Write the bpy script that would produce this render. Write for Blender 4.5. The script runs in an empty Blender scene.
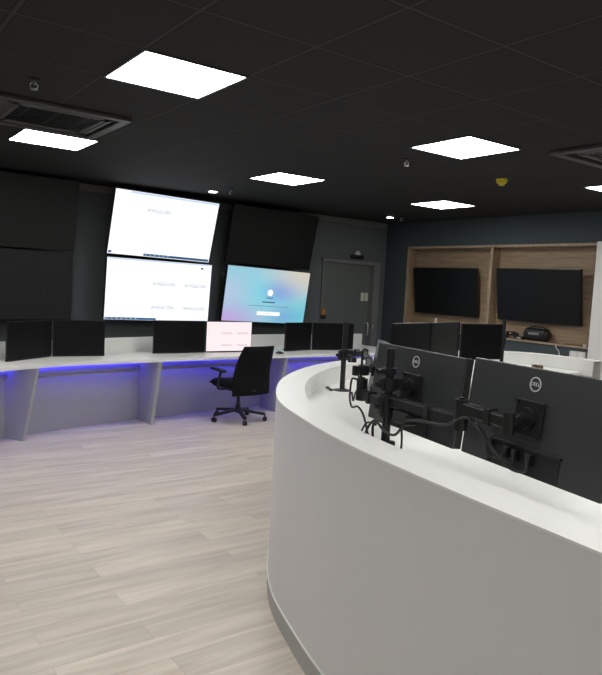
import bpy, bmesh, math, random
from mathutils import Vector as V, Matrix
random.seed(7)
sc = bpy.context.scene
col = sc.collection
PI = math.pi
H = 1.65            # eye height
CEIL = 2.757
# ------------------------------------------------------------------ helpers
def Rx(a): return Matrix.Rotation(a, 4, 'X')
def Ry(a): return Matrix.Rotation(a, 4, 'Y')
def Rz(a): return Matrix.Rotation(a, 4, 'Z')
def T(*p): return Matrix.Translation(V(p))

class MB:
    """collects geometry, then links it as ONE mesh object"""
    def __init__(self, M=None):
        self.bm = bmesh.new(); self.M = M or Matrix.Identity(4)
    def _add(self, vs, fs, M=None):
        m = self.M @ M if M is not None else self.M
        bv = [self.bm.verts.new(m @ V(v)) for v in vs]
        for f in fs:
            try: self.bm.faces.new([bv[i] for i in f])
            except ValueError: pass
        return bv
    def box(self, c, s, rot=None, bev=0.0, seg=2):
        hx, hy, hz = s[0]/2, s[1]/2, s[2]/2
        vs = [(x, y, z) for x in (-hx, hx) for y in (-hy, hy) for z in (-hz, hz)]
        fs = [(0,1,3,2),(4,6,7,5),(0,4,5,1),(2,3,7,6),(0,2,6,4),(1,5,7,3)]
        m = T(*c) @ rot if rot is not None else T(*c)
        if bev > 0:
            t = bmesh.new()
            bv = [t.verts.new(v) for v in vs]
            for f in fs: t.faces.new([bv[i] for i in f])
            bmesh.ops.bevel(t, geom=t.edges[:], offset=bev, segments=seg, affect='EDGES', profile=.5)
            t.verts.index_update()
            self._add([v.co.copy() for v in t.verts], [[v.index for v in f.verts] for f in t.faces], m)
            t.free()
        else: self._add(vs, fs, m)
        return self
    def bar(self, p, q, w, h, bev=0.0):
        p, q = V(p), V(q); d = q - p; L = d.length; x = d.normalized()
        up = V((0,0,1)) if abs(x.z) < .95 else V((0,1,0))
        y = up.cross(x).normalized(); z = x.cross(y)
        m = Matrix((x, y, z)).transposed().to_4x4()
        return self.box((p+q)/2, (L, w, h), m, bev)
    def cyl(self, p, q, r, r2=None, n=20):
        p, q = V(p), V(q); d = (q-p).normalized(); r2 = r if r2 is None else r2
        a = d.orthogonal().normalized(); b = d.cross(a)
        vs = []
        for c, rr in ((p, r), (q, r2)):
            for k in range(n):
                t = 2*PI*k/n; vs.append(c + a*rr*math.cos(t) + b*rr*math.sin(t))
        fs = [(k, (k+1) % n, n+(k+1) % n, n+k) for k in range(n)]
        fs += [tuple(range(n-1, -1, -1)), tuple(range(n, 2*n))]
        self._add(vs, fs); return self
    def lathe(self, c, prof, n=28, M=None):
        vs, fs = [], []
        for r, z in prof:
            for k in range(n):
                t = 2*PI*k/n; vs.append((c[0]+r*math.cos(t), c[1]+r*math.sin(t), c[2]+z))
        for i in range(len(prof)-1):
            for k in range(n):
                fs.append((i*n+k, i*n+(k+1) % n, (i+1)*n+(k+1) % n, (i+1)*n+k))
        fs.append(tuple(range(n-1, -1, -1))); fs.append(tuple(range((len(prof)-1)*n, len(prof)*n)))
        self._add(vs, fs, M); return self
    def tube(self, pts, r, n=8, sub=6):
        P = catmull([V(p) for p in pts], sub)
        vs, fs = [], []
        a = None
        for i, p in enumerate(P):
            d = (P[min(i+1, len(P)-1)] - P[max(i-1, 0)]).normalized()
            if a is None: a = d.orthogonal().normalized()
            a = (a - d*a.dot(d)).normalized(); b = d.cross(a)
            for k in range(n):
                t = 2*PI*k/n; vs.append(p + a*r*math.cos(t) + b*r*math.sin(t))
        for i in range(len(P)-1):
            for k in range(n):
                fs.append((i*n+k, i*n+(k+1) % n, (i+1)*n+(k+1) % n, (i+1)*n+k))
        fs.append(tuple(range(n-1, -1, -1))); fs.append(tuple(range((len(P)-1)*n, len(P)*n)))
        self._add(vs, fs); return self
    def strip(self, inner, outer, z0, z1):
        """closed band between two equally long polylines"""
        n = len(inner)
        vs = [(p[0], p[1], z) for z in (z0, z1) for line in (inner, outer) for p in line]
        fs = []
        I0, O0, I1, O1 = 0, n, 2*n, 3*n
        for k in range(n-1):
            fs += [(I1+k, I1+k+1, O1+k+1, O1+k), (I0+k, O0+k, O0+k+1, I0+k+1),
                   (I0+k, I0+k+1, I1+k+1, I1+k), (O0+k, O1+k, O1+k+1, O0+k+1)]
        fs += [(I0, I1, O1, O0), (I0+n-1, O0+n-1, O1+n-1, I1+n-1)]
        self._add(vs, fs); return self
    def prism(self, poly, z0, z1):
        n = len(poly)
        vs = [(p[0], p[1], z) for z in (z0, z1) for p in poly]
        fs = [tuple(range(n-1, -1, -1)), tuple(range(n, 2*n))] + [(k, (k+1) % n, n+(k+1) % n, n+k) for k in range(n)]
        self._add(vs, fs); return self
    def extr(self, poly3, vec):
        n = len(poly3); vec = V(vec)
        vs = [V(p) for p in poly3] + [V(p)+vec for p in poly3]
        fs = [tuple(range(n-1, -1, -1)), tuple(range(n, 2*n))] + [(k, (k+1) % n, n+(k+1) % n, n+k) for k in range(n)]
        self._add(vs, fs); return self
    def grid(self, f, nu, nv, th):
        """soft pad: f(u,v)->(point, normal), u,v in -1..1, th(u,v) half thickness"""
        vs, fs = [], []
        for s in (-1, 1):
            for j in range(nv+1):
                for i in range(nu+1):
                    u, v = -1+2*i/nu, -1+2*j/nv
                    p, nn = f(u, v); vs.append(V(p) + V(nn)*s*th(u, v))
        N = (nu+1)*(nv+1); w = nu+1
        for j in range(nv):
            for i in range(nu):
                a = j*w+i
                fs += [(a, a+w, a+w+1, a+1), (N+a, N+a+1, N+a+w+1, N+a+w)]
        ring = [i for i in range(w)] + [j*w+nu for j in range(1, nv+1)] + [nv*w+i for i in range(nu-1, -1, -1)] + [j*w for j in range(nv-1, 0, -1)]
        for k in range(len(ring)):
            a, b = ring[k], ring[(k+1) % len(ring)]
            fs.append((a, b, N+b, N+a))
        self._add(vs, fs); return self
    def build(self, name, mat, parent=None, world=False, smooth=None):
        bm = self.bm
        if world and parent is not None:
            inv = (T(*parent.location) @ parent.rotation_euler.to_matrix().to_4x4()).inverted()
            bm.transform(inv)
        bmesh.ops.recalc_face_normals(bm, faces=bm.faces[:])
        me = bpy.data.meshes.new(name); bm.to_mesh(me); bm.free()
        o = bpy.data.objects.new(name, me); col.objects.link(o)
        me.materials.append(mat)
        if smooth:
            for p in me.polygons: p.use_smooth = True
            md = me.attributes.get('sharp_edge')
            b2 = bmesh.new(); b2.from_mesh(me)
            for e in b2.edges:
                e.smooth = not (len(e.link_faces) == 2 and e.calc_face_angle(0) > math.radians(smooth))
            b2.to_mesh(me); b2.free()
        if parent is not None: o.parent = parent
        return o

def catmull(P, sub):
    if len(P) < 3: return P
    out = []
    n = len(P)
    for i in range(n-1):
        p0 = P[i-1] if i else P[0]*2-P[1]; p1, p2 = P[i], P[i+1]
        p3 = P[i+2] if i+2 < n else P[-1]*2-P[-2]
        for k in range(sub):
            t = k/sub
            out.append(.5*((2*p1) + (p2-p0)*t + (2*p0-5*p1+4*p2-p3)*t*t + (3*p1-p0-3*p2+p3)*t**3))
    out.append(P[-1].copy()); return out
def path(pts, sub=8): return catmull([V((p[0], p[1], 0)) for p in pts], sub)
def offset(P, d):
    """shift a polyline to its right-hand side by d"""
    out = []
    for i, p in enumerate(P):
        t = (P[min(i+1, len(P)-1)] - P[max(i-1, 0)]).normalized()
        out.append(p + V((t.y, -t.x, 0))*d)
    return out
def tag(o, label=None, cat=None, group=None, kind=None):
    if label: o['label'] = label
    if cat: o['category'] = cat
    if group: o['group'] = group
    if kind: o['kind'] = kind
    return o
def thing(name, loc, label, cat, rz=0, group=None):
    o = bpy.data.objects.new(name, None); col.objects.link(o); o.empty_display_size = .1
    o.location = loc; o.rotation_euler = (0, 0, rz)
    return tag(o, label, cat, group)
def struct(o): o['kind'] = 'structure'; return o
def copy_tree(o, parent=None):
    c = o.copy(); col.objects.link(c)
    if parent is not None: c.parent = parent
    for ch in [x for x in bpy.data.objects if x.parent == o]: copy_tree(ch, c)
    return c
def text(s, size, M, name, mat, parent, ext=.0006):
    cu = bpy.data.curves.new(name, 'FONT'); cu.body = s; cu.size = size; cu.extrude = ext
    cu.align_x = 'CENTER'; cu.align_y = 'CENTER'
    t = bpy.data.objects.new('tmp', cu); col.objects.link(t)
    dg = bpy.context.evaluated_depsgraph_get(); dg.update()
    me = bpy.data.meshes.new_from_object(t.evaluated_get(dg)); me.name = name
    bpy.data.objects.remove(t); bpy.data.curves.remove(cu)
    me.transform(M); me.materials.clear(); me.materials.append(mat)
    o = bpy.data.objects.new(name, me); col.objects.link(o); o.parent = parent
    return o

# ------------------------------------------------------------------ materials
def new_mat(name):
    m = bpy.data.materials.new(name); m.use_nodes = True
    nt = m.node_tree; return m, nt, nt.nodes['Principled BSDF']
def plain(name, c, rough=.5, metal=0, spec=.5, var=.06, scale=30, bump=0.0):
    m, nt, b = new_mat(name); N, L = nt.nodes, nt.links
    tc = N.new('ShaderNodeTexCoord'); no = N.new('ShaderNodeTexNoise')
    no.inputs['Scale'].default_value = scale; no.inputs['Detail'].default_value = 3
    L.new(tc.outputs['Object'], no.inputs['Vector'])
    mx = N.new('ShaderNodeMix'); mx.data_type = 'RGBA'
    lo = [max(0, v*(1-var)) for v in c]; hi = [min(1, v*(1+var)) for v in c]
    mx.inputs[6].default_value = (*lo, 1); mx.inputs[7].default_value = (*hi, 1)
    L.new(no.outputs['Fac'], mx.inputs[0]); L.new(mx.outputs[2], b.inputs['Base Color'])
    b.inputs['Roughness'].default_value = rough; b.inputs['Metallic'].default_value = metal
    b.inputs['Specular IOR Level'].default_value = spec
    if bump:
        bp = N.new('ShaderNodeBump'); bp.inputs['Strength'].default_value = bump; bp.inputs['Distance'].default_value = .002
        L.new(no.outputs['Fac'], bp.inputs['Height']); L.new(bp.outputs['Normal'], b.inputs['Normal'])
    return m
def glow(name, c, s):
    m, nt, b = new_mat(name)
    b.inputs['Base Color'].default_value = (.02, .02, .02, 1); b.inputs['Roughness'].default_value = .4
    b.inputs['Emission Color'].default_value = (*c, 1); b.inputs['Emission Strength'].default_value = s
    return m
def mth(nt, op, a, b=None):
    n = nt.nodes.new('ShaderNodeMath'); n.operation = op
    for i, v in enumerate((a, b)):
        if v is None: continue
        if isinstance(v, (int, float)): n.inputs[i].default_value = v
        else: nt.links.new(v, n.inputs[i])
    return n.outputs[0]

def floor_mat():
    m, nt, b = new_mat('plank_floor'); N, L = nt.nodes, nt.links
    tc = N.new('ShaderNodeTexCoord')
    br = N.new('ShaderNodeTexBrick'); L.new(tc.outputs['Object'], br.inputs['Vector'])
    br.inputs['Scale'].default_value = 1; br.inputs['Brick Width'].default_value = 1.22; br.inputs['Row Height'].default_value = .18
    br.inputs['Mortar Size'].default_value = .0012; br.inputs['Mortar Smooth'].default_value = .3; br.inputs['Bias'].default_value = 0
    br.offset = .37; br.offset_frequency = 2; br.squash = 1
    br.inputs['Color1'].default_value = (0, 0, 0, 1); br.inputs['Color2'].default_value = (1, 1, 1, 1); br.inputs['Mortar'].default_value = (.3, .3, .3, 1)
    mp = N.new('ShaderNodeMapping'); L.new(tc.outputs['Object'], mp.inputs['Vector']); mp.inputs['Scale'].default_value = (.9, 9, 1)
    ad = N.new('ShaderNodeVectorMath'); ad.operation = 'ADD'; L.new(mp.outputs[0], ad.inputs[0])
    sc_ = N.new('ShaderNodeVectorMath'); sc_.operation = 'SCALE'; L.new(br.outputs['Color'], sc_.inputs[0]); sc_.inputs['Scale'].default_value = 13
    L.new(sc_.outputs[0], ad.inputs[1])
    g = N.new('ShaderNodeTexNoise'); g.inputs['Scale'].default_value = 1.6; g.inputs['Detail'].default_value = 6; g.inputs['Roughness'].default_value = .6; g.inputs['Distortion'].default_value = .4
    L.new(ad.outputs[0], g.inputs['Vector'])
    cr = N.new('ShaderNodeValToRGB'); L.new(g.outputs['Fac'], cr.inputs[0])
    e = cr.color_ramp.elements
    e[0].position = .28; e[0].color = (.48, .42, .355, 1); e[1].position = .72; e[1].color = (.71, .64, .56, 1)
    mid = e.new(.5); mid.color = (.60, .54, .468, 1)
    mx = N.new('ShaderNodeMix'); mx.data_type = 'RGBA'; mx.blend_type = 'MULTIPLY'; mx.inputs[0].default_value = 1
    L.new(cr.outputs[0], mx.inputs[6])
    c2 = N.new('ShaderNodeValToRGB'); L.new(br.outputs['Color'], c2.inputs[0])
    c2.color_ramp.elements[0].color = (.90, .90, .90, 1); c2.color_ramp.elements[1].color = (1.04, 1.035, 1.02, 1)
    L.new(c2.outputs[0], mx.inputs[7])
    m2 = N.new('ShaderNodeMix'); m2.data_type = 'RGBA'; m2.blend_type = 'MIX'
    L.new(mth(nt, 'MULTIPLY', br.outputs['Fac'], .35), m2.inputs[0]); L.new(mx.outputs[2], m2.inputs[6]); m2.inputs[7].default_value = (.2, .17, .14, 1)
    L.new(m2.outputs[2], b.inputs['Base Color'])
    b.inputs['Roughness'].default_value = .42; b.inputs['Specular IOR Level'].default_value = .4
    bp = N.new('ShaderNodeBump'); bp.inputs['Strength'].default_value = .12; bp.inputs['Distance'].default_value = .003
    L.new(g.outputs['Fac'], bp.inputs['Height']); L.new(bp.outputs['Normal'], b.inputs['Normal'])
    return m
def ceil_mat():
    m, nt, b = new_mat('black_tile_ceiling'); N, L = nt.nodes, nt.links
    tc = N.new('ShaderNodeTexCoord'); sp = N.new('ShaderNodeSeparateXYZ'); L.new(tc.outputs['Object'], sp.inputs[0])
    def dist(o, off):
        f = mth(nt, 'FRACT', mth(nt, 'ADD', mth(nt, 'DIVIDE', o, .6), 100-off))
        return mth(nt, 'SUBTRACT', .5, mth(nt, 'ABSOLUTE', mth(nt, 'SUBTRACT', f, .5)))
    d = mth(nt, 'MINIMUM', dist(sp.outputs[0], 3.1138), dist(sp.outputs[1], 3.2886))
    line = mth(nt, 'LESS_THAN', d, .018)
    edge = mth(nt, 'MULTIPLY', mth(nt, 'LESS_THAN', d, .028), mth(nt, 'SUBTRACT', 1, line))
    no = N.new('ShaderNodeTexNoise'); no.inputs['Scale'].default_value = 90; no.inputs['Detail'].default_value = 4
    L.new(tc.outputs['Object'], no.inputs['Vector'])
    mx = N.new('ShaderNodeMix'); mx.data_type = 'RGBA'; L.new(no.outputs['Fac'], mx.inputs[0])
    mx.inputs[6].default_value = (.0175, .0177, .0185, 1); mx.inputs[7].default_value = (.0265, .0268, .0275, 1)
    m2 = N.new('ShaderNodeMix'); m2.data_type = 'RGBA'; L.new(line, m2.inputs[0]); L.new(mx.outputs[2], m2.inputs[6]); m2.inputs[7].default_value = (.040, .040, .040, 1)
    m3 = N.new('ShaderNodeMix'); m3.data_type = 'RGBA'; L.new(edge, m3.inputs[0]); L.new(m2.outputs[2], m3.inputs[6]); m3.inputs[7].default_value = (.006, .006, .006, 1)
    L.new(m3.outputs[2], b.inputs['Base Color']); b.inputs['Roughness'].default_value = .85; b.inputs['Specular IOR Level'].default_value = .2
    bp = N.new('ShaderNodeBump'); bp.inputs['Strength'].default_value = .25; bp.inputs['Distance'].default_value = .002
    L.new(no.outputs['Fac'], bp.inputs['Height']); L.new(bp.outputs['Normal'], b.inputs['Normal'])
    return m
def wood_mat(name, a, c, axis):
    m, nt, b = new_mat(name); N, L = nt.nodes, nt.links
    tc = N.new('ShaderNodeTexCoord'); mp = N.new('ShaderNodeMapping'); L.new(tc.outputs['Object'], mp.inputs['Vector'])
    s = [14, 14, 14]; s[axis] = 1.2; mp.inputs['Scale'].default_value = s
    no = N.new('ShaderNodeTexNoise'); no.inputs['Scale'].default_value = 2; no.inputs['Detail'].default_value = 6; no.inputs['Distortion'].default_value = .8
    L.new(mp.outputs[0], no.inputs['Vector'])
    cr = N.new('ShaderNodeValToRGB'); L.new(no.outputs['Fac'], cr.inputs[0])
    e = cr.color_ramp.elements; e[0].position = .3; e[0].color = (*a, 1); e[1].position = .7; e[1].color = (*c, 1)
    L.new(cr.outputs[0], b.inputs['Base Color']); b.inputs['Roughness'].default_value = .55
    bp = N.new('ShaderNodeBump'); bp.inputs['Strength'].default_value = .1; bp.inputs['Distance'].default_value = .002
    L.new(no.outputs['Fac'], bp.inputs['Height']); L.new(bp.outputs['Normal'], b.inputs['Normal'])
    return m
def wallpaper_mat():
    """lit screen: soft blue, lilac and cream wallpaper"""
    m, nt, b = new_mat('wallpaper_screen'); N, L = nt.nodes, nt.links
    tc = N.new('ShaderNodeTexCoord')
    def blob(cx, cz, r):
        v = N.new('ShaderNodeVectorMath'); v.operation = 'DISTANCE'
        c = N.new('ShaderNodeCombineXYZ'); s = N.new('ShaderNodeSeparateXYZ'); L.new(tc.outputs['Generated'], s.inputs[0])
        L.new(s.outputs[0], c.inputs[0]); L.new(s.outputs[2], c.inputs[1])
        L.new(c.outputs[0], v.inputs[0]); v.inputs[1].default_value = (cx, cz, 0)
        mr = N.new('ShaderNodeMapRange'); mr.interpolation_type = 'SMOOTHSTEP'
        L.new(v.outputs['Value'], mr.inputs['Value']); mr.inputs['From Min'].default_value = 0; mr.inputs['From Max'].default_value = r
        mr.inputs['To Min'].default_value = 1; mr.inputs['To Max'].default_value = 0
        return mr.outputs[0]
    cur = None
    for cx, cz, r, c, s in ((.0, .0, .62, (.62, .42, .85), 1), (.45, .55, .45, (.26, .76, .90), .9), (.68, .6, .33, (.18, .36, .90), .85),
                            (1.0, 1.0, .75, (.80, .70, .58), 1), (.98, .12, .5, (.16, .66, .78), .9), (.0, .55, .45, (.55, .66, .88), .8), (.72, .12, .3, (.20, .45, .80), .7)):
        mx = N.new('ShaderNodeMix'); mx.data_type = 'RGBA'
        L.new(mth(nt, 'MULTIPLY', blob(cx, cz, r), s), mx.inputs[0])
        if cur is None: mx.inputs[6].default_value = (.36, .70, .84, 1)
        else: L.new(cur, mx.inputs[6])
        mx.inputs[7].default_value = (*c, 1); cur = mx.outputs[2]
    b.inputs['Base Color'].default_value = (.02, .02, .02, 1)
    L.new(cur, b.inputs['Emission Color']); b.inputs['Emission Strength'].default_value = .85
    return m

M = {}
M['floor'] = floor_mat(); M['ceil'] = ceil_mat()
M['wall'] = plain('navy_wall_paint', (.105, .118, .124), .75, var=.08, scale=3)
M['wall2'] = plain('teal_wall_paint', (.045, .061, .069), .75, var=.08, scale=3)
M['cornice'] = plain('grey_cornice', (.16, .16, .155), .6)
M['pier'] = plain('pale_grey_paint', (.68, .675, .66), .6, var=.03, scale=4)
M['white'] = plain('white_laminate', (.755, .76, .735), .38, var=.02, scale=5)
M['front'] = plain('grey_laminate', (.66, .655, .66), .42, var=.02, scale=4)
M['plinth'] = plain('grey_plinth', (.40, .40, .385), .5)
M['strip'] = plain('aluminium_strip', (.85, .85, .83), .35, metal=.2)
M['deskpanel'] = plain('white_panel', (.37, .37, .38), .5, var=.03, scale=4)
M['black'] = plain('black_plastic', (.012, .012, .013), .42, spec=.4)
M['blacksatin'] = plain('black_bezel', (.010, .010, .011), .3, spec=.4)
M['back'] = plain('charcoal_monitor_shell', (.029, .031, .032), .36, spec=.6, var=.05, scale=200)
M['screen_off'] = plain('dark_glass', (.0035, .0035, .004), .34, spec=.22, var=.02)
M['tv_matte'] = plain('matte_unlit_screen', (.017, .0178, .0185), .6, spec=.3, var=.02)  # rougher copy of the unlit screen, reflected room light put into its paler colour
M['tv_off'] = plain('unlit_screen', (.0045, .005, .0055), .42, spec=.30, var=.02)
M['metal'] = plain('black_arm_metal', (.014, .014, .015), .38, metal=.3, var=.1)
M['greymetal'] = plain('grey_metal', (.30, .30, .30), .4, metal=.6)
M['chrome'] = plain('brushed_chrome', (.65, .65, .65), .3, metal=.9)
M['cable'] = plain('black_cable', (.010, .010, .010), .55)
M['fabric'] = plain('black_fabric', (.008, .008, .009), .9, spec=.15, scale=300, bump=.3)
M['door'] = plain('grey_green_door', (.115, .128, .124), .5, var=.06, scale=3)
M['frame'] = plain('grey_door_frame', (.17, .175, .17), .5)
M['paper'] = plain('paper_notice', (.62, .62, .56), .7)
M['logo'] = plain('silver_badge', (.62, .63, .64), .35, metal=.3)
M['yellow'] = plain('yellow_plastic', (.62, .50, .03), .5)
M['offwhite'] = plain('offwhite_plastic', (.62, .61, .58), .45)
M['orange'] = plain('orange_plastic', (.42, .17, .05), .5)
M['brown'] = plain('brown_card', (.15, .09, .045), .7)
M['acgrey'] = plain('dark_grey_plastic', (.055, .055, .055), .45)
M['wood'] = wood_mat('oak_panel', (.22, .155, .095), (.36, .258, .165), 1)
M['woodframe'] = wood_mat('oak_frame', (.27, .20, .14), (.40, .31, .225), 2)
M['lamp'] = glow('led_diffuser', (1, .99, .965), 21.5)
M['spot'] = glow('spot_diffuser', (1, .97, .90), 20.0)
M['led'] = glow('blue_led', (.05, .03, 1.0), 30.0)
M['lit'] = glow('white_screen', (.93, .96, 1.0), 1.15)
M['litbar'] = glow('screen_header', (.62, .74, .98), 1.0)
M['task'] = glow('screen_taskbar', (.02, .09, .26), .8)
M['task2'] = glow('screen_taskbar_end', (.02, .19, .42), .8)
M['icon'] = glow('screen_icon', (.45, .75, .9), .9)
M['txt'] = glow('screen_grey_text', (.36, .39, .41), .9)
M['txtdark'] = glow('screen_dark_text', (.05, .12, .22), .6)
M['pink'] = glow('pink_white_screen', (1.0, .86, .88), 1.0)
M['pinktxt'] = glow('pink_grey_text', (.50, .36, .38), .9)
M['paperlit'] = wallpaper_mat()
M['wht'] = glow('screen_white', (1, 1, 1), 1.0)
M['red'] = glow('screen_red', (.35, .03, .04), .6)

# ------------------------------------------------------------------ the room
X0, X1, Y0, Y1 = -3.0, 7.79, -3.6, 8.40
struct(MB().box(((X0+X1)/2, (Y0+Y1)/2, -.05), (X1-X0+.6, Y1-Y0+.6, .1)).build('floor', M['floor']))
struct(MB().box(((X0+X1)/2, (Y0+Y1)/2, CEIL+.05), (X1-X0+.6, Y1-Y0+.6, .1)).build('ceiling', M['ceil']))
D0, D1, DT = 6.43, 7.53, 2.04          # door opening
b = MB()
b.box(((X0-.3+D0)/2, Y1+.1, CEIL/2), (D0-X0+.3, .2, CEIL)).box(((D1+X1+.3)/2, Y1+.1, CEIL/2), (X1+.3-D1, .2, CEIL))
b.box(((D0+D1)/2, Y1+.1, (DT+CEIL)/2), (D1-D0, .2, CEIL-DT))
struct(b.build('wall_back', M['wall']))
NY0, NY1, NZ0, NZ1 = 4.53, 7.86, 1.03, 2.36   # niche in the right wall
b = MB()
b.box((X1+.1, (Y0-.3+NY0)/2, CEIL/2), (.2, NY0-Y0+.3, CEIL)).box((X1+.1, (NY1+Y1)/2, CEIL/2), (.2, Y1-NY1, CEIL))
b.box((X1+.1, (NY0+NY1)/2, NZ0/2), (.2, NY1-NY0, NZ0)).box((X1+.1, (NY0+NY1)/2, (NZ1+CEIL)/2), (.2, NY1-NY0, CEIL-NZ1))
b.box((X1+.19, (NY0+NY1)/2, (NZ0+NZ1)/2), (.02, NY1-NY0, NZ1-NZ0))
struct(b.build('wall_right', M['wall2']))
struct(MB().box((X0-.1, (Y0+Y1)/2, CEIL/2), (.2, Y1-Y0, CEIL)).build('wall_left', M['wall']))
struct(MB().box(((X0+X1)/2, Y0-.1, CEIL/2), (X1-X0+.6, .2, CEIL)).build('wall_front', M['wall']))
struct(MB().box(((X0+7.72)/2, Y1-.03, CEIL-.045), (7.72-X0, .06, .09), bev=.008).build('trim_1', M['cornice']))
struct(MB().box((7.70, 3.93, 1.18), (.18, 1.10, 2.36), bev=.004).build('trim_2', M['pier']))

# oak display niche
n = thing('display_niche', (X1, (NY0+NY1)/2, NZ0), 'oak-lined niche set into the dark right wall with two bays for televisions', 'niche')
MB().box((X1+.165, (NY0+NY1)/2, (NZ0+NZ1)/2), (.02, NY1-NY0-.02, NZ1-NZ0-.02)).build('back_panel', M['wood'], n, True)
fw = .035
def surround(xc, dx_, fw):
    b = MB()
    b.box((xc, (NY0+NY1)/2, NZ1-fw/2), (dx_, NY1-NY0, fw)).box((xc, (NY0+NY1)/2, NZ0+.0125), (dx_, NY1-NY0, .025))
    b.box((xc, NY0+fw/2, (NZ0+NZ1)/2), (dx_, fw, NZ1-NZ0)).box((xc, NY1-fw/2, (NZ0+NZ1)/2), (dx_, fw, NZ1-NZ0))
    return b
surround(X1-.008, .024, fw).build('frame', M['woodframe'], n, True)
surround(X1+.079, .150, fw-.006).build('lining', M['wood'], n, True)
MB().box((X1+.078, 6.165, (NZ0+NZ1)/2), (.150, .040, NZ1-NZ0-.07)).build('divider', M['wood'], n, True)
MB().box((X1-.008, 6.165, (NZ0+NZ1)/2), (.024, .046, NZ1-NZ0-.05)).build('divider_edge', M['woodframe'], n, True)

# door in the back wall
d = thing('door_1', ((D0+D1)/2, Y1+.06, 0), None, None)
d['kind'] = 'structure'
dx = (D0+D1)/2
b = MB()
b.box((D0+.01, Y1+.02, DT/2), (.02, .10, DT)).box((D1+.02, Y1-.02, (DT+.05)/2), (.13, .12, DT+.05)).box((dx-.03, Y1-.005, DT+.02), (D1-D0-.02, .10, .05))
b.build('door_frame', M['frame'], d, True)
leaf = MB().box((dx-.015, Y1+.02, DT/2+.005), (D1-D0-.10, .05, DT-.02), bev=.004).build('door_leaf', M['door'], d, True)
b = MB()
b.tube([(7.42, Y1-.005, .86), (7.42, Y1-.06, .87), (7.42, Y1-.06, 1.05), (7.42, Y1-.005, 1.06)], .012)
tag(b.build('door_handle', M['chrome'], d, True, 40), 'chrome pull handle')
b = MB(); b.box((7.535, Y1-.09, .96), (.05, .02, .20), bev=.004); b.cyl((7.535, Y1-.10, 1.0), (7.535, Y1-.12, 1.0), .018)
tag(b.build('lock_plate', M['chrome'], d, True, 40), 'chrome lock plate')
for k, x in enumerate((7.305, 7.39)):
    tag(MB().box((x, Y1-.012, 1.50), (.068, .012, .14), bev=.002).build('door_notice', M['paper'], None),
        ('left one' if k == 0 else 'right one')+' of two small pale notices fixed side by side to the grey door', 'notice')
t = thing('wall_sensor', (7.12, Y1, 2.13), 'black wall sensor with white dome above the grey door', 'sensor')
MB().box((7.12, Y1-.035, 2.155), (.24, .07, .06), bev=.012).build('housing', M['black'], t, True, 40)
MB().lathe((0, 0, 0), [(.05, 0), (.048, .03), (.036, .055), (.015, .07), (.002, .072)], M=T(7.12, Y1-.045, 2.183)).build('dome', M['offwhite'], t, True, 50)
t = thing('call_point', (6.47, Y1-.02, 1.13), 'small orange and black fitting on the left edge of the grey door', 'wall fitting')
MB().box((6.475, Y1-.035, 1.155), (.085, .07, .07), bev=.008).build('base', M['black'], t, True)
MB().lathe((6.47, Y1-.035, 1.19), [(.04, 0), (.042, .03), (.034, .075), (.015, .10), (.003, .105)]).build('cap', M['orange'], t, True, 50)

# ------------------------------------------------------------------ ceiling fittings
def cg(i, j): return ((j+3.1138)*.6, (i+3.2886)*.6)
def ceiling_light():
    r = thing('ceiling_light', (0, 0, CEIL), None, 'ceiling light', group='square ceiling lights')
    b = MB(); s = .3; w = .014
    for sx, sy, lx, ly in ((0, s-w/2, .6, w), (0, -s+w/2, .6, w), (s-w/2, 0, w, .6-2*w), (-s+w/2, 0, w, .6-2*w)):
        b.box((sx, sy, -.005), (lx, ly, .010))
    b.build('frame', M['acgrey'], r)
    MB().box((0, 0, -.004), (.6-2*w, .6-2*w, .006)).build('diffuser', M['lamp'], r)
    return r
names = {(2.5, -.5): 'large square white ceiling light at upper left, the biggest one lit nearest the viewer',
         (2.5, 3.5): 'square white ceiling light right of centre, directly above the black monitors',
         (2.5, 7.5): 'square white ceiling light cut off by the right edge of the photo',
         (6.5, -.5): 'square white ceiling light at far left beside the air conditioner',
         (6.5, 3.5): 'square white ceiling light in front of the blank wall screen right of the lit screens',
         (6.5, 7.5): 'small far square white ceiling light nearest the corner above the oak niche'}
proto = None
for i in (-5.5, -1.5, 2.5, 6.5):
    for j in (-4.5, -.5, 3.5, 7.5):
        x, y = cg(i, j)
        o = ceiling_light() if proto is None else copy_tree(proto)
        proto = proto or o
        o.location = (x, y, CEIL)
        o['label'] = names.get((i, j), 'square white ceiling light out of view behind or beside the viewer')
def cassette(x, y, label):
    r = thing('air_conditioner', (x, y, CEIL), label, 'air conditioner', group='ceiling air conditioners')
    s = .44
    b = MB()
    for sx, sy, lx, ly in ((0, s-.035, 2*s, .07), (0, -s+.035, 2*s, .07), (s-.035, 0, .07, 2*s-.14), (-s+.035, 0, .07, 2*s-.14)):
        b.box((sx, sy, -.015), (lx, ly, .030), bev=.006)
    for sx, sy, lx, ly in ((0, .29, .52, .04), (0, -.29, .52, .04), (.29, 0, .04, .52), (-.29, 0, .04, .52)):
        b.box((sx, sy, -.012), (lx, ly, .024), bev=.006)
    b.build('fascia', M['acgrey'], r)
    b = MB()
    for k in range(11): b.box((0, -.25+k*.05, -.012), (.52, .022, .012))
    for k in range(3): b.box((-.2+k*.2, 0, -.010), (.02, .52, .012))
    b.build('intake_grille', M['black'], r)
    for a in range(4):
        MB(Rz(a*PI/2)).box((0, .34, -.014), (.56, .055, .008), Rx(.35)).build('air_flap', M['acgrey'], r)
    MB().box((0, 0, -.002), (.76, .76, .004)).build('duct_backing', M['black'], r)
x, y = cg(5.10, -.90); cassette(x, y, 'dark square cassette air conditioner in the ceiling at upper left')
x, y = cg(1.10, 5.05); cassette(x, y, 'dark square cassette air conditioner in the ceiling cut off by the right edge')
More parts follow.
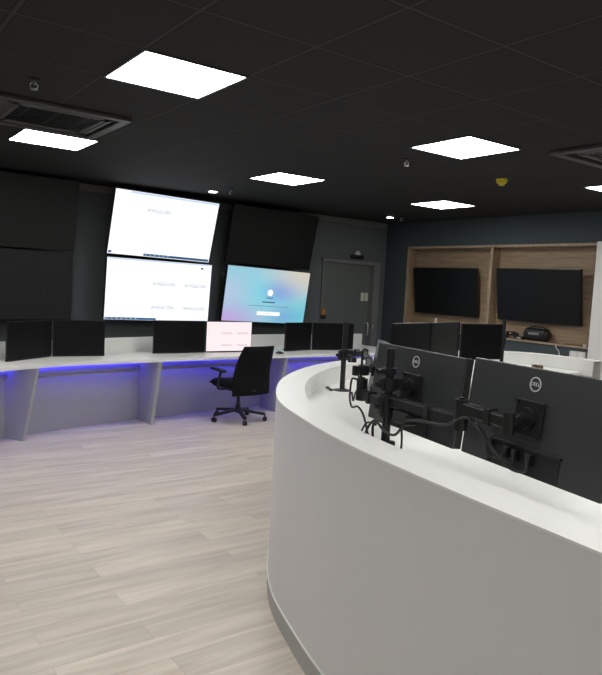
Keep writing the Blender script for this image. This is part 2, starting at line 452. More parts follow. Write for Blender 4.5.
def spot(x, y, label):
    r = thing('downlight', (x, y, CEIL), label, 'downlight', group='round downlights')
    MB().lathe((0, 0, 0), [(.052, 0), (.075, 0), (.072, -.008), (.055, -.010)]).build('bezel', M['black'], r, smooth=40)
    MB().lathe((0, 0, 0), [(.001, -.0095), (.052, -.0095), (.050, -.014), (.001, -.016)]).build('lens', M['spot'], r, smooth=40)
spot(3.947, 7.479, 'small round lit downlight above the upper lit wall screen')
spot(7.05, 7.56, 'small round lit downlight in front of the door corner')
def sprinkler(x, y, label):
    r = thing('sprinkler_head', (x, y, CEIL), label, 'sprinkler', group='ceiling sprinklers')
    MB().lathe((0, 0, 0), [(.035, 0), (.035, -.006), (.012, -.010)]).build('rosette', M['black'], r, smooth=40)
    MB().cyl((0, 0, -.008), (0, 0, -.035), .009).build('stem', M['greymetal'], r, smooth=40)
    b = MB()
    b.tube([(.008, 0, -.02), (.022, 0, -.035), (.012, 0, -.058)], .004).tube([(-.008, 0, -.02), (-.022, 0, -.035), (-.012, 0, -.058)], .004)
    b.build('yoke', M['chrome'], r, smooth=40)
    MB().cyl((0, 0, -.056), (0, 0, -.060), .022).build('deflector', M['chrome'], r, smooth=40)
sprinkler(.993, 4.142, 'small ceiling sprinkler at upper left beside the air conditioner')
sprinkler(4.0, 7.114, 'small ceiling sprinkler next to the downlight over the lit wall screens')
sprinkler(4.01, 4.137, 'small ceiling sprinkler left of the light above the black monitors')
sprinkler(7.14, 7.40, 'tiny far ceiling sprinkler beside the downlight near the door')
r = thing('smoke_detector', (5.263, 4.121, CEIL), 'yellow smoke detector hanging from the black ceiling', 'smoke detector')
MB().lathe((0, 0, 0), [(.055, 0), (.055, -.018), (.050, -.022)]).build('base', M['yellow'], r, smooth=40)
MB().lathe((0, 0, 0), [(.048, -.020), (.046, -.040), (.030, -.048), (.028, -.062), (.012, -.066)]).build('sensor_head', M['yellow'], r, smooth=40)

# ------------------------------------------------------------------ wall screens
def wall_screen(xl, xr, z0, h, yb, tilt, label, mode='off', roll=0, group='large wall screens', name='wall_screen'):
    w = xr-xl; r = thing(name, ((xl+xr)/2, yb, z0), label, 'screen', group=group)
    Mx = T(0, 0, h/2) @ Ry(math.radians(roll)) @ T(0, 0, -h/2) @ Rx(tilt)          # tilt > 0 leans the top towards the viewer
    MB(Mx).box((0, .030, h/2), (w, .056, h), bev=.006).build('housing', M['blacksatin'], r)
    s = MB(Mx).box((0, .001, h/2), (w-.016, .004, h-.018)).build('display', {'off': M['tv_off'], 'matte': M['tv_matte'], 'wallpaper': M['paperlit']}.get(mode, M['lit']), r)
    # wall bracket, from the housing back to the wall
    pz = Mx @ V((0, .055, h*.5))
    MB().box((0, (pz.y + Y1-yb)/2, pz.z), (.35, Y1-yb-pz.y+.004, .25)).build('bracket', M['metal'], r)
    F = Mx @ T(0, -.0022, 0) @ Rx(PI/2)
    def tx(s_, x, z, size, mat): text(s_, size, F @ T(x*w/2, h/2+z*h/2, 0), 'logo_text', mat, s)
    def bx(nm, x0, x1, za, zb, mat):
        MB(Mx).box(((x0+x1)/4*w, -.002, h/2+(za+zb)/4*h), ((x1-x0)/2*w, .003, (zb-za)/2*h)).build(nm, mat, s)
    if mode == 'one':
        tx('AVIGILON', -.16, .46, .069, M['txt'])
        bx('taskbar', -.33, .975, -.96, -.885, M['task']); bx('header_bar', -.72, .975, .905, .965, M['litbar'])
        bx('window_button', -.975, -.92, -.95, -.88, M['task'])
        for k in range(6): bx('taskbar_icon', -.30+k*.085, -.27+k*.085, -.94, -.905, M['icon'])
    if mode == 'four':
        for x, z in ((.06, .22), (.68, .22), (.06, -.55), (.68, -.55)): tx('AVIGILON', x, z, .069, M['txt'])
        bx('header_bar', -.98, .975, .925, .97, M['litbar']); bx('user_icon', .77, .82, .80, .86, M['txtdark'])
        bx('taskbar', -.98, -.05, -.97, -.90, M['task']); bx('taskbar_end', -.40, -.05, -.965, -.905, M['task2'])
        for k in range(7): bx('taskbar_icon', -.96+k*.085, -.92+k*.085, -.95, -.92, M['icon'])
    if mode == 'wallpaper':
        MB(F @ T(0.06*w/2, h/2+.12*h/2, 0)).lathe((0, 0, 0), [(.001, 0), (.048, 0), (.048, .002), (.001, .002)]).build('account_icon', M['wht'], s)
        bx('account_mark', .035, .085, .09, .15, M['red'])
        bx('text_line', -.02, .14, -.09, -.06, M['txtdark']); bx('text_line', -.10, .20, -.25, -.21, M['txtdark'])
        bx('text_line', -.42, .55, -.385, -.373, M['txtdark'])
        bx('sign_button', -.20, .36, -.72, -.58, M['wht']); bx('text_line', .02, .13, -.665, -.635, M['txt'])
    return r
wall_screen(2.822, 4.285, 1.073, .795, 8.10, math.radians(3), 'lower of the two lit white wall screens, showing four grey logos', 'four', .7)
wall_screen(2.835, 4.255, 1.89, .82, 8.08, math.radians(15), 'upper of the two lit white wall screens, showing one grey logo', 'one', 1.2)
wall_screen(4.49, 5.91, 1.066, .795, 8.10, math.radians(7), 'wall screen lit with a blue and lilac wallpaper, left of the door', 'wallpaper', 1.6)
wall_screen(4.50, 5.945, 1.885, .81, 8.06, math.radians(11), 'blank black wall screen above the blue lit one', 'off', 1.3)
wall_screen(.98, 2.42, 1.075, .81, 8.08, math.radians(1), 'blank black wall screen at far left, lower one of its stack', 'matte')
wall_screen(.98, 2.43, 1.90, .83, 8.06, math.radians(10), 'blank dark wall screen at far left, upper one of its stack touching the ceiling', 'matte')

def niche_tv(ya, yb_, z0, h, label):
    r = thing('television', (X1+.075, (ya+yb_)/2, z0), label, 'television', rz=-PI/2, group='televisions in the oak niche')
    w = yb_-ya; Mx = Rx(math.radians(8))
    MB(Mx).box((0, .028, h/2), (w, .05, h), bev=.006).build('housing', M['blacksatin'], r)
    MB(Mx).box((0, .001, h/2), (w-.016, .004, h-.018)).build('display', M['tv_off'], r)
    MB(Mx).box((0, .058, h*.6), (.4, .02, .3)).build('bracket', M['metal'], r)
    MB().box((0, .035, h*.7), (.3, .09, .2)).build('wall_plate', M['metal'], r)
niche_tv(6.42, 7.705, 1.295, .735, 'blank black television in the left bay of the oak niche')
niche_tv(4.76, 6.06, 1.300, .735, 'blank black television in the right bay of the oak niche')

# things standing on the ledge of the niche
LZ = NZ0+.025
r = thing('portable_speaker', (X1+.06, 5.37, LZ), 'black rounded portable speaker lying on the ledge below the right television', 'speaker')
MB().cyl((X1+.06, 5.22, LZ+.088), (X1+.06, 5.52, LZ+.088), .086, n=28).build('body', M['black'], r, True, 40)
for s, y in ((-1, 5.21), (1, 5.53)):
    MB().cyl((X1+.06, y, LZ+.088), (X1+.06, y+s*.02, LZ+.088), .078, .06, n=24).build('end_cap', M['blacksatin'], r, True, 40)
b = MB(); b.tube([(X1+.06, 5.25, LZ+.16), (X1+.06, 5.28, LZ+.19), (X1+.06, 5.46, LZ+.19), (X1+.06, 5.49, LZ+.16)], .010); b.build('carry_handle', M['blacksatin'], r, True, 40)
MB().box((X1-.024, 5.37, LZ+.10), (.008, .16, .03)).build('badge', M['greymetal'], r, True)
r = thing('game_controller', (X1+.03, 5.76, LZ), 'black game controller standing on the oak ledge beside the black speaker', 'controller')
b = MB(); b.box((X1+.03, 5.76, LZ+.07), (.05, .17, .06), bev=.02, seg=3)
b.box((X1+.03, 5.68, LZ+.042), (.05, .06, .084), Rx(.35), bev=.018, seg=3).box((X1+.03, 5.84, LZ+.042), (.05, .06, .084), Rx(-.35), bev=.018, seg=3)
b.build('body', M['black'], r, True)
for y in (5.72, 5.80): MB().cyl((X1+.006, y, LZ+.07), (X1-.012, y, LZ+.07), .014).build('thumb_stick', M['blacksatin'], r, True, 40)
MB().cyl((X1+.006, 5.76, LZ+.075), (X1-.006, 5.76, LZ+.075), .010).build('button', M['offwhite'], r, True)
r = thing('black_case', (X1+.03, 5.61, LZ), 'flat black case on the oak ledge between controller and speaker', 'case')
MB().box((X1+.03, 5.61, LZ+.02), (.08, .10, .04), bev=.006).build('case_body', M['black'], r, True)
MB().box((X1-.012, 5.61, LZ+.02), (.004, .07, .012)).build('case_label', M['offwhite'], r, True)
tag(MB().box((X1+.02, 4.63, LZ+.014), (.05, .05, .028), bev=.006).build('small_box', M['offwhite']), 'tiny white box at the right end of the oak ledge', 'box')
tag(MB().box((X1+.02, 4.80, LZ+.008), (.04, .22, .016), bev=.004).build('wooden_stick', M['brown']), 'thin brown strip lying near the right end of the oak ledge', 'strip')
r = thing('small_bottle', (X1+.03, 7.19, LZ), 'small white bottle on the oak ledge under the left television', 'bottle')
MB().lathe((X1+.03, 7.19, LZ), [(.03, 0), (.032, .01), (.032, .11), (.014, .14)]).build('body', M['offwhite'], r, True, 40)
MB().lathe((X1+.03, 7.19, LZ), [(.016, .138), (.016, .175), (.010, .18)]).build('cap', M['offwhite'], r, True, 40)
r = thing('socket_box', (X1, 4.69, .93), 'white socket box on the dark wall under the oak niche', 'socket')
MB().box((X1-.03, 4.69, .945), (.06, .22, .085), bev=.006).build('case', M['offwhite'], r, True)
for k in (-1, 1): MB().box((X1-.062, 4.69+k*.05, .945), (.006, .06, .06), bev=.002).build('outlet', M['white'], r, True)
tag(MB().tube([(X1-.028, 5.02, LZ-.02), (X1-.034, 5.0, .99), (X1-.014, 4.97, .93), (X1-.008, 4.93, .60), (X1-.012, 4.9, .10), (X1-.03, 4.88, .006)], .006).build('power_cable', M['offwhite'], None, smooth=60), 'thin white cable hanging down from the oak ledge', 'cable')

# ------------------------------------------------------------------ the long curved desk along the screens
DZ, DTH = .755, .035
front = path([(.25, 5.62), (.8, 6.07), (1.29, 6.37), (1.635, 6.53), (2.08, 6.635), (2.99, 6.735), (3.73, 6.785), (4.71, 6.80), (5.67, 6.80), (6.9, 6.79)], 8)
back = path([(-.35, 6.25), (.3, 6.60), (.95, 6.86), (1.45, 7.03), (2.0, 7.21), (2.9, 7.42), (3.5, 7.56), (4.8, 7.75), (5.7, 7.83), (6.9, 7.87)], 8)
desk = thing('curved_desk', (3.5, 7.1, 0), 'long curved white desk with slanted legs and blue glow beneath, along the wall screens', 'desk')
MB().strip(back, front, DZ-DTH, DZ).build('worktop', M['white'], desk, True)
MB().strip([p+V((0, .03, 0)) for p in back], back, DZ-DTH-.05, .925).build('upstand', M['white'], desk, True)
pb = [a.lerp(c, .62) for a, c in zip(front, back)]; pb2 = [p+V((0, .025, 0)) for p in pb]
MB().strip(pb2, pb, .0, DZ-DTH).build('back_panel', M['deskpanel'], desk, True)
tr = [a.lerp(c, .575) for a, c in zip(front, back)]; tr2 = [a.lerp(c, .62) for a, c in zip(front, back)]
tag(MB().strip(tr2, tr, .600, .640).build('cable_tray', M['greymetal'], desk, True), 'grey cable tray under the worktop')
lp = [[a.lerp(c, t) for a, c in zip(front, back)] for t in (.425, .435, .437, .447)]
MB().strip(lp[1], lp[0], DZ-DTH-.026, DZ-DTH).build('led_profile', M['greymetal'], desk, True)  # added unseen lip, turns the blue glow to the back panel and off the floor
tag(MB().strip(lp[3], lp[2], DZ-DTH-.026, DZ-DTH-.004).build('led_strip', M['led'], desk, True), 'glowing blue light strip')
for (fx, fy), (ux, uy) in (((.60, 5.90), (-.60, .80)), ((1.665, 6.475), (-.55, .83)), ((2.99, 6.665), (-.10, .99)), ((4.73, 6.76), (-.05, 1)), ((6.6, 6.77), (0, 1))):
    f = V((fx, fy, 0)); u = V((ux, uy, 0)).normalized(); s = V((-u.y, u.x, 0))*.019
    dep = .66 if fx < 2 else .56
    poly = [f+u*.03+V((0, 0, DZ-DTH)), f+u*dep+V((0, 0, DZ-DTH)), f+u*dep, f+u*.185]
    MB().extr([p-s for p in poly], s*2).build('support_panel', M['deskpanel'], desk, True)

def desk_monitor(L_, R_, z0, h, label, mode='off'):
    L_, R_ = V((*L_, 0)), V((*R_, 0)); c = (L_+R_)/2; w = (R_-L_).length
    a = math.atan2(R_.y-L_.y, R_.x-L_.x)
    r = thing('desk_monitor', (c.x, c.y, DZ), label, 'monitor', rz=a, group='monitors on the curved desk')
    z = z0-DZ
    MB().box((0, .012, z+h/2), (w, .024, h), bev=.004).build('housing', M['blacksatin'], r)
    s = MB().box((0, -.0005, z+h/2+.004), (w-.014, .003, h-.024)).build('display', M['pink'] if mode == 'four' else M['screen_off'], r)
    MB().box((0, .03, z+h*.5), (w*.55, .03, h*.6), bev=.01).build('rear_cover', M['back'], r)
    MB().box((0, .060, (z+h*.5)/2), (.05, .03, z+h*.5), bev=.004).build('stand_neck', M['black'], r)
    MB().box((0, .11, .006), (.22, .16, .012), bev=.004).build('stand_foot', M['black'], r)
    if mode == 'four':
        for x, zz in ((-.12, .22), (.58, .22), (-.12, -.55), (.58, -.55)):
            text('AVIGILON', .034, T(x*w/2, -.0022, z+h/2+zz*h/2) @ Rx(PI/2), 'logo_text', M['pinktxt'], s)
    return r
desk_monitor((1.425, 6.765), (1.935, 7.12), .758, 0.387, 'dark grey looking monitor turned sideways, leftmost on the curved desk')
desk_monitor((1.945, 7.11), (2.485, 7.07), .758, 0.387, 'black monitor facing forward, second from the left on the curved desk')
desk_monitor((3.105, 7.20), (3.77, 7.185), .758, 0.39, 'black blank monitor just left of the pink lit monitor')
desk_monitor((3.79, 7.205), (4.44, 7.20), .758, 0.387, 'pinkish white lit monitor with four small logos behind the office chair', 'four')
desk_monitor((4.94, 7.155), (5.44, 7.255), .758, 0.382, 'black monitor on the desk right of the office chair, angled to the right')
desk_monitor((5.46, 7.26), (6.10, 7.14), .758, 0.382, 'black monitor at the right end of the curved desk, behind a black pole')
r = thing('computer_mouse', (4.66, 6.86, DZ), 'small black computer mouse on the white desk behind the chair back', 'mouse', rz=.3)
MB().grid(lambda u, v: ((u*.03, v*.052, .017+.010*(1-u*u)*(1-.4*v*v)), (0, 0, 1)), 8, 10, lambda u, v: .015*max(.25, (1-u**4)*(1-v**4))).build('shell', M['black'], r, smooth=60)
MB().cyl((-.004, .028, .040), (.004, .028, .040), .006).build('scroll_wheel', M['greymetal'], r)

# ------------------------------------------------------------------ office chair
ch = thing('office_chair', (4.0, 6.72, 0), 'black fabric swivel office chair standing at the curved desk', 'chair', rz=math.radians(7))
# local: +y faces the desk
for k in range(5):
    a = 2*PI*k/5+.55
    dv = V((math.cos(a), math.sin(a), 0)); tip = dv*.325
    lg = MB().bar(dv*.03+V((0, 0, .125)), tip+V((0, 0, .085)), .045, .032, bev=.008).build('base_leg', M['black'], ch)
    b = MB(); s = V((-dv.y, dv.x, 0))
    for q in (-1, 1): b.cyl(tip+V((0, 0, .028))+s*(q*.012-.010), tip+V((0, 0, .028))+s*(q*.012+.010), .028)
    b.cyl(tip+V((0, 0, .03)), tip+V((0, 0, .085)), .010)
    b.build('caster', M['black'], lg, smooth=40)
b = MB(); b.cyl((0, 0, .09), (0, 0, .20), .030).cyl((0, 0, .20), (0, 0, .36), .020); b.build('gas_column', M['black'], ch, smooth=40)
b = MB(); b.box((0, 0, .375), (.22, .26, .05), bev=.012).bar((.1, .0, .375), (.27, .0, .37), .02, .012, bev=.004); b.build('tilt_mechanism', M['black'], ch)
def seatf(u, v):
    return (u*.245*(1-.06*v*v), v*.245+.035, .435+.02*u*u-.02*max(0, v)**3), (0, 0, 1)
MB().grid(seatf, 14, 14, lambda u, v: .058*max(.2, ((1-u**8)*(1-v**8))**.6)).build('seat', M['fabric'], ch, smooth=70)
def backf(u, v):
    w = .262-.026*v-.02*max(0, v)**4-.02*max(0, -v)**3
    z = .630+v*.292
    y = -.262-.060*(v+.2)+.035*(1-u*u)*-1+.03*math.cos(v*2.2)
    return (u*w, y, z), V((0, 1, .12)).normalized()
MB().grid(backf, 16, 18, lambda u, v: .034*max(.15, ((1-abs(u)**5)*(1-abs(v)**6))**.6)).build('backrest', M['fabric'], ch, smooth=70)
MB().bar((0, -.10, .375), (0, -.30, .40), .06, .02, bev=.006).bar((0, -.27, .395), (0, -.285, .46), .06, .012, bev=.004).build('back_support', M['black'], ch)
for s in (-1, 1):
    ar = MB().tube([(s*.14, .02, .385), (s*.285, .02, .40), (s*.295, .0, .50), (s*.290, -.02, .60)], .016).build('armrest', M['black'], ch, smooth=50)
    MB().box((s*.290, .03, .615), (.07, .25, .03), Rx(.06), bev=.012, seg=3).build('arm_pad', M['black'], ar, smooth=50)

# ------------------------------------------------------------------ round white console in front
RZ, WZ = 1.065, .945
outer = offset(path([(1.33, -1.2), (1.37, -.5), (1.425, .1), (1.484, .79), (1.548, 1.446), (1.62, 1.92), (1.732, 2.339), (1.85, 2.67), (2.04, 2.99), (2.30, 3.32), (2.60, 3.60), (2.92, 3.825),
              (3.31, 4.01), (3.82, 4.185), (4.5, 4.36), (5.2, 4.47), (5.72, 4.42), (6.02, 4.18), (6.12, 3.85), (6.13, 3.46)], 6), -.016)
con = thing('curved_console', (2.2, 2.2, 0), 'large curved white console counter with grey front filling the right foreground', 'console')
def off2(d): return offset(outer, d)
MB().strip(off2(.158), off2(-.002), RZ-.008, RZ).build('rim_top', M['white'], con, True, 35)
MB().strip(off2(.020), off2(.0), .108, RZ-.008).build('front_panel', M['front'], con, True, 35)
tag(MB().strip(off2(.02), off2(-.005), .100, .108).build('trim_strip', M['strip'], con, True, 35), 'thin bright metal strip above the plinth')
MB().strip(off2(.03), off2(.001), .0, .100).build('plinth', M['plinth'], con, True, 35)
MB().strip(off2(.156), off2(.141), WZ-.03, RZ-.008).build('inner_wall', M['white'], con, True, 35)
inner = path([(2.22, -1.2), (2.25, 0), (2.32, .9), (2.42, 1.5), (2.62, 2.1), (2.95, 2.65), (3.45, 3.1), (4.1, 3.36), (4.9, 3.50), (5.6, 3.55), (5.93, 3.55)], 6)
edge = off2(.150)
k1 = max(i for i, p in enumerate(edge) if p.y > 3.58)
poly = [p for p in edge[:k1+1]] + list(reversed(inner))
b = MB(); b.prism(poly, WZ-.03, WZ); bmesh.ops.triangulate(b.bm, faces=[f for f in b.bm.faces if len(f.verts) > 4])
b.build('worktop', M['white'], con, True)
lw = offset(inner, -.12); lw2 = offset(inner, -.15)
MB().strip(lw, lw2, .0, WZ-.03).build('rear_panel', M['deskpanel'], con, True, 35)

# monitors on arms
def dell(Mx, size, parent):
    b = MB(Mx); n = 40; ro, ri = size, size*.84
    vs, fs = [], []
    for zz in (0, .001):
        for rr in (ri, ro):
            for k in range(n):
                t = 2*PI*k/n; vs.append((rr*math.cos(t), rr*math.sin(t), zz))
    for k in range(n):
        q = (k+1) % n
        fs += [(2*n+k, 3*n+k, 3*n+q, 2*n+q), (n+k, n+q, 3*n+q, 3*n+k), (k, 2*n+k, 2*n+q, q), (k, q, n+q, n+k)]
    b._add(vs, fs); b.build('badge_ring', M['logo'], parent)
    text('DELL', size*.72, Mx @ T(0, 0, .0003), 'badge_text', M['logo'], parent)
def arm_monitor(L_, R_, zt, h, label, tilt=0, badge=False, group='monitors on the curved console', edge='black'):
    """L_, R_: ends of the panel seen from its BACK (left, right); the back faces local -y"""
    L_, R_ = V((*L_, 0)), V((*R_, 0)); c = (L_+R_)/2; w = (R_-L_).length
    a = math.atan2(R_.y-L_.y, R_.x-L_.x)
    r = thing('arm_monitor', (c.x, c.y, zt-h), label, 'monitor', rz=a, group=group)
    Mx = T(0, 0, h/2) @ Rx(-tilt) @ T(0, 0, -h/2)
    sh = MB(Mx).box((0, .006, h/2), (w, .012, h), bev=.003).build('rear_shell', M['back'], r)
    MB(Mx).box((0, .026, h/2), (w-.001, .030, h-.001), bev=.002).build('bezel', M['black'], r)
    MB(Mx).box((0, .0412, h/2+.003), (w-.014, .002, h-.022)).build('display', M['screen_off'], r)
    b = MB(Mx)      # the recessed connector bay with its lip
    b.box((0, -.004, h*.25), (w*.50, .014, .008), bev=.002).box((0, .0, h*.13), (w*.48, .004, h*.24))
    b.box((-w*.25, -.003, h*.14), (.012, .012, h*.26), bev=.002)
    b.build('connector_bay', M['black'], r)
    for x in (-.07, -.03, .03): MB(Mx).box((x, -.010, h*.16), (.022, .022, .035), bev=.003).build('connector', M['black'], r)
    if badge: dell(Mx @ T(0, -.0005, h*.85) @ Rx(PI/2), .024, sh)
    return r, a
dv = V((-.173, -.985, 0)).normalized(); nv = V((.985, -.173, 0)).normalized()   # along the row, and away from the viewer
AL = V((1.993, 2.18, 0))
def row(t, o=0.0, z=0.0): p = AL+dv*t+nv*o; return V((p.x, p.y, z))
ZT = 1.413; MH = .338
TI = math.radians(6)
mA, aA = arm_monitor(row(0)[:2], row(.592)[:2], ZT, MH, 'back of the silver-badged black monitor behind the black pole, left of the nearest one', TI, True)
mC, aC = arm_monitor(row(.642)[:2], row(1.240)[:2], ZT+.011, MH+.006, 'back of the nearest black monitor with silver badge at the right edge', TI, True)
mB, aB = arm_monitor((2.565, 2.825), (2.245, 2.335), 1.362, MH, 'black monitor mostly hidden, turned edge-on behind the badged monitor by the pole', math.radians(9), False)

def front_monitor(L_, R_, zt, h, label):
    """stands facing the viewer on the far side of the console"""
    L_, R_ = V((*L_, 0)), V((*R_, 0)); c = (L_+R_)/2; w = (R_-L_).length
    a = math.atan2(R_.y-L_.y, R_.x-L_.x)
    r = thing('arm_monitor', (c.x, c.y, zt-h), label, 'monitor', rz=a, group='monitors on the curved console')
    MB().box((0, .014, h/2), (w, .026, h), bev=.004).build('rear_shell', M['blacksatin'], r)
    MB().box((0, -.0002, h/2+.003), (w-.014, .003, h-.02)).build('display', M['screen_off'], r)
    MB().box((0, .032, h/2), (w*.5, .02, h*.55), bev=.006).build('rear_cover', M['back'], r)
    return c, a
f1 = front_monitor((3.42, 3.56), (3.965, 3.695), 1.40, .325, 'black monitor on the far console, leftmost of three below the left television')
f2 = front_monitor((3.985, 3.70), (4.515, 3.86), 1.398, .325, 'black monitor on the far console, middle one of three below the televisions')
f3 = front_monitor((4.535, 3.845), (5.05, 3.815), 1.385, .325, 'black monitor on the far console, rightmost of three beside a slim pole')

# monitor arms ------------------------------------------------------
def vesa(Mx, root):
    b = MB(Mx)
    b.box((0, -.010, 0), (.118, .006, .118), bev=.003)
    for x in (-1, 1):
        for z in (-1, 1): b.cyl((x*.05, -.008, z*.05), (x*.05, -.020, z*.05), .007)
    b.build('mounting_plate', M['metal'], root, True)
    b = MB(Mx); b.cyl((0, -.012, 0), (0, -.034, 0), .036).cyl((0, -.034, 0), (0, -.05, 0), .016)
    b.build('swivel_hub', M['metal'], root, True, 40)
    for z in (-1, 1): MB(Mx).box((0, -.0035, z*.045), (.10, .009, .02)).build('spacer', M['metal'], root, True)
def cuff(root, p, z0, z1, r=.028):
    b = MB(); b.cyl((p.x, p.y, z0), (p.x, p.y, z1), r, n=20); b.box((p.x-.028, p.y, (z0+z1)/2), (.03, .03, (z1-z0)*.8), bev=.004)
    b.cyl((p.x-.03, p.y, (z0+z1)/2), (p.x-.065, p.y, (z0+z1)/2), .010); return b.build('collar', M['metal'], root, True, 40)
def seg(root, p, q, w=.034, h=.042, nm='arm_link'):
    o = MB().bar(p, q, w, h, bev=.008).build(nm, M['metal'], root, True)
    m = p.lerp(q, .62); u = (q-p).normalized()
    MB().bar(m-u*.011, m+u*.011, w+.010, h+.012, bev=.003).build('cable_clip', M['black'], root, True)
    return o
def knuckle(root, p, z0, z1, r=.024):
    b = MB(); b.cyl((p.x, p.y, z0), (p.x, p.y, z1), r, n=20); b.cyl((p.x, p.y, z1), (p.x, p.y, z1+.006), r*.5)
    return b.build('joint', M['metal'], root, True, 40)
def post(root, p, top, disc=.06):
    MB().cyl((p.x, p.y, WZ+.008), (p.x, p.y, top), .0175, n=20).build('pole', M['metal'], root, True, 40)
    MB().lathe((p.x, p.y, WZ), [(disc, 0), (disc, .006), (disc*.5, .011), (.019, .014)]).build('base_plate', M['metal'], root, True, 40)

# near post, carries the two badged monitors
pp = row(.305, -.120)
arm = thing('monitor_arm', (pp.x, pp.y, WZ), 'black pole with jointed arms carrying the two nearest badged monitors', 'monitor arm', group='monitor arm poles')
post(arm, pp, 1.417, .05)
MB().box((pp.x-.0, pp.y, WZ+.05), (.07, .05, .10), bev=.006).build('desk_clamp', M['metal'], arm, True)
cuff(arm, pp, 1.145, 1.235, .034); cuff(arm, pp, 1.25, 1.30, .032); cuff(arm, pp, 1.315, 1.34, .026)
zA = 1.245
# A: short link on to its plate
RA = T(mA.location.x, mA.location.y, mA.location.z+MH/2) @ Rz(aA) @ Rx(-TI)
RC = T(mC.location.x, mC.location.y, mC.location.z+MH/2) @ Rz(aC) @ Rx(-TI) @ T(0, 0, .012)
RA = RA @ T(0, 0, .010)
vesa(RA, arm); vesa(RC, arm)
hubA = RA @ V((0, -.045, 0)); hubC = RC @ V((0, -.045, 0))
seg(arm, V((pp.x, pp.y, 1.276)), V((hubA.x, hubA.y, 1.272)), .03, .034)
MB().bar((hubA.x, hubA.y, 1.28), hubA, .03, .03, bev=.004).build('tilt_head', M['metal'], arm, True)
# right: two links to C
j1 = row(.745, -.115)
seg(arm, V((pp.x, pp.y, 1.208)), V((j1.x, j1.y, 1.218)), .034, .044)
knuckle(arm, j1, 1.188, 1.292)
hc = row(.938, -.085)
seg(arm, V((j1.x, j1.y, 1.265)), V((hc.x, hc.y, 1.252)), .034, .044)
b = MB(); b.cyl((hc.x, hc.y, 1.215), (hc.x, hc.y, 1.285), .020); b.bar((hc.x, hc.y, 1.25), hubC, .036, .036, bev=.006)
b.build('tilt_head', M['metal'], arm, True, 40)
# the box hanging under the right link
MB().box(row(.435, -.125, 1.165), (.05, .10, .045), Rz(math.atan2(dv.y, dv.x)+PI/2), bev=.006).build('hinge_cover', M['metal'], arm, True)
# left: link and bracket that reaches the hidden monitor
j2 = row(.10, -.118)
seg(arm, V((pp.x, pp.y, 1.185)), V((j2.x, j2.y, 1.205)), .032, .040)
knuckle(arm, j2, 1.172, 1.265)
b = MB(); b.box((j2.x+.012, j2.y+.01, 1.300), (.035, .04, .045), bev=.006).box((j2.x-.030, j2.y+.015, 1.298), (.018, .025, .042), bev=.004)
b.cyl((j2.x, j2.y+.01, 1.25), (j2.x, j2.y+.01, 1.385), .005).bar((j2.x-.03, j2.y+.015, 1.31), (j2.x+.01, j2.y+.01, 1.31), .012, .012)
b.build('bracket', M['metal'], arm, True, 40)
RB = T(mB.location.x, mB.location.y, mB.location.z+MH/2) @ Rz(aB) @ Rx(-math.radians(9))
# corner post, carries the edge-on monitor
p1 = V((2.866, 3.443, 0))
arm2 = thing('monitor_arm', (2.866, 3.443, WZ), 'black pole with round foot and arm at the bend of the white console', 'monitor arm', group='monitor arm poles')
post(arm2, p1, 1.413, .062)
cuff(arm2, p1, 1.155, 1.225, .030)
j3 = V((2.83, 3.19, 0)); hb = RB @ V((0, -.045, 0))
seg(arm2, V((p1.x, p1.y, 1.215)), V((j3.x, j3.y, 1.225)), .030, .036)
seg(arm2, V((p1.x+.0, p1.y-.02, 1.18)), V((2.79, 3.24, 1.18)), .030, .036)
knuckle(arm2, j3, 1.19, 1.255, .022)
seg(arm2, V((j3.x, j3.y, 1.232)), V((hb.x, hb.y, 1.232)), .030, .036)
vesa(RB, arm2)
MB().bar((hb.x, hb.y, 1.238), hb, .03, .03, bev=.004).build('tilt_head', M['metal'], arm2, True)
# far posts
def far_arm(p, top, targets, label):
    a_ = thing('monitor_arm', (p.x, p.y, WZ), label, 'monitor arm', group='monitor arm poles')
    post(a_, p, top, .05); cuff(a_, p, 1.19, 1.26, .028)
    for (c, ang) in targets:
        q = V((c.x, c.y, 0)) + Rz(ang) @ V((0, .075, 0))
        seg(a_, V((p.x, p.y, 1.225)), V((q.x, q.y, 1.225)), .03, .036)
        MB(T(c.x, c.y, 1.225) @ Rz(ang)).box((0, .06, 0), (.10, .04, .10), bev=.004).build('mounting_plate', M['metal'], a_, True)
far_arm(V((5.135, 3.87, 0)), 1.425, [f3], 'slim black pole standing right of the three far console monitors')
far_arm(V((3.93, 3.90, 0)), 1.36, [f1, f2], 'black arm hidden behind the left two far console monitors')

# cables (parts of the monitors they hang from)
def cable(parent, pts, r=.0045, nm='cable'):
    return MB().tube(pts, r, 8, 8).build(nm, M['cable'], parent, True, 60)
W = lambda R_, x, y, z: R_ @ V((x, y, z))
cable(mC, [W(RC, -.03, -.02, -.115), W(RC, -.02, -.03, -.155), W(RC, -.08, -.05, -.135), W(RC, -.13, -.07, -.08), row(.79, -.125, 1.238), row(.745, -.145, 1.215), row(.68, -.14, 1.19), row(.56, -.145, 1.18), row(.48, -.15, 1.165)], .0055)
cable(mC, [W(RC, .03, -.02, -.12), W(RC, .04, -.03, -.160), W(RC, .0, -.04, -.168), W(RC, -.06, -.05, -.145), W(RC, -.11, -.06, -.10), row(.83, -.125, 1.23)], .0045)
cable(mC, [W(RC, -.07, -.02, -.12), W(RC, -.08, -.03, -.15), W(RC, -.13, -.03, -.15), W(RC, -.14, -.03, -.11), W(RC, -.10, -.05, -.075)], .004)
cable(mA, [row(.48, -.15, 1.165), row(.43, -.16, 1.10), row(.36, -.165, 1.10), row(.31, -.165, 1.12), row(.27, -.16, 1.10), row(.25, -.14, 1.02), row(.27, -.135, WZ+.02)], .0055)
cable(mA, [row(.36, -.16, 1.15), row(.385, -.16, 1.05), row(.41, -.155, .995), row(.445, -.155, .995), row(.46, -.15, 1.06), row(.44, -.14, 1.13)], .004)
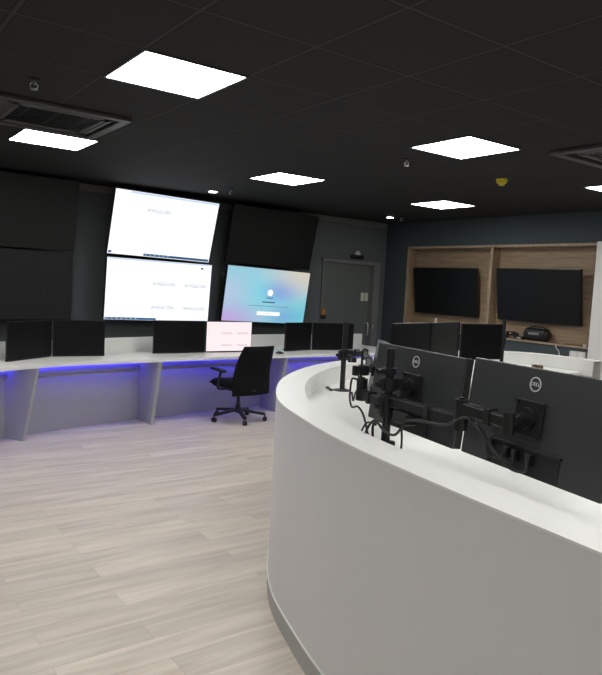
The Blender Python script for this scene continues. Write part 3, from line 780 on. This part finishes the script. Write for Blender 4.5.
cable(mA, [row(.35, -.16, 1.13), row(.27, -.16, 1.12), row(.20, -.15, 1.05), row(.14, -.13, WZ+.006)], .005)
cable(mA, [row(.30, -.165, 1.11), row(.22, -.16, 1.10), row(.15, -.15, 1.02), row(.10, -.13, WZ+.006)], .004)
cable(mB, [row(.10, -.14, 1.26), row(.07, -.15, 1.26), row(.05, -.145, 1.22), row(.05, -.145, 1.17), row(.08, -.15, 1.14), row(.13, -.15, 1.15), row(.18, -.15, 1.12), row(.24, -.16, 1.05), row(.25, -.135, WZ+.02)], .0045)
cable(mB, [row(.10, -.14, 1.28), row(.13, -.145, 1.25), row(.10, -.15, 1.20), row(.07, -.14, 1.165), row(.055, -.14, 1.20)], .004)

# little things on the console
tag(MB(T(2.80, 3.50, WZ) @ Rz(1.15)).box((0, 0, .006), (.13, .022, .012), bev=.003).build('black_pen_case', M['black']), 'short flat black bar lying on the white console worktop by the pole foot', 'bar')
r = thing('small_carton', (5.60, 3.80, WZ), 'small brown and black carton seen just over the top of the nearest monitor', 'carton', rz=-.8)
MB(T(0, 0, 0)).box((0, 0, .025), (.10, .06, .05), bev=.003).build('carton_body', M['brown'], r)
MB(T(0, 0, 0)).box((-.02, -.001, .045), (.03, .064, .014)).build('carton_label', M['black'], r)

# ------------------------------------------------------------------ world, camera, view
w = bpy.data.worlds.new('world'); sc.world = w; w.use_nodes = True
w.node_tree.nodes['Background'].inputs[0].default_value = (.02, .02, .022, 1); w.node_tree.nodes['Background'].inputs[1].default_value = .3
cam = bpy.data.cameras.new('camera'); co = bpy.data.objects.new('camera', cam); col.objects.link(co)
rr = V((0.81084326, -0.58288526, 0.05270664)); uu = V((0.0039932, 0.09556401, 0.99541528)); ff = V((0.58524975, 0.8069153, -0.07981501))
m = Matrix((rr, uu, -ff)).transposed().to_4x4(); m.translation = V((0, 0, H)); co.matrix_world = m
cam.sensor_fit = 'HORIZONTAL'; cam.sensor_width = 36; cam.lens = 660.13/602*36; cam.clip_start = .05
sc.camera = co
vs = sc.view_settings
vs.view_transform = 'Standard'; vs.look = 'None'; vs.exposure = 0; vs.gamma = 1; vs.use_curve_mapping = False
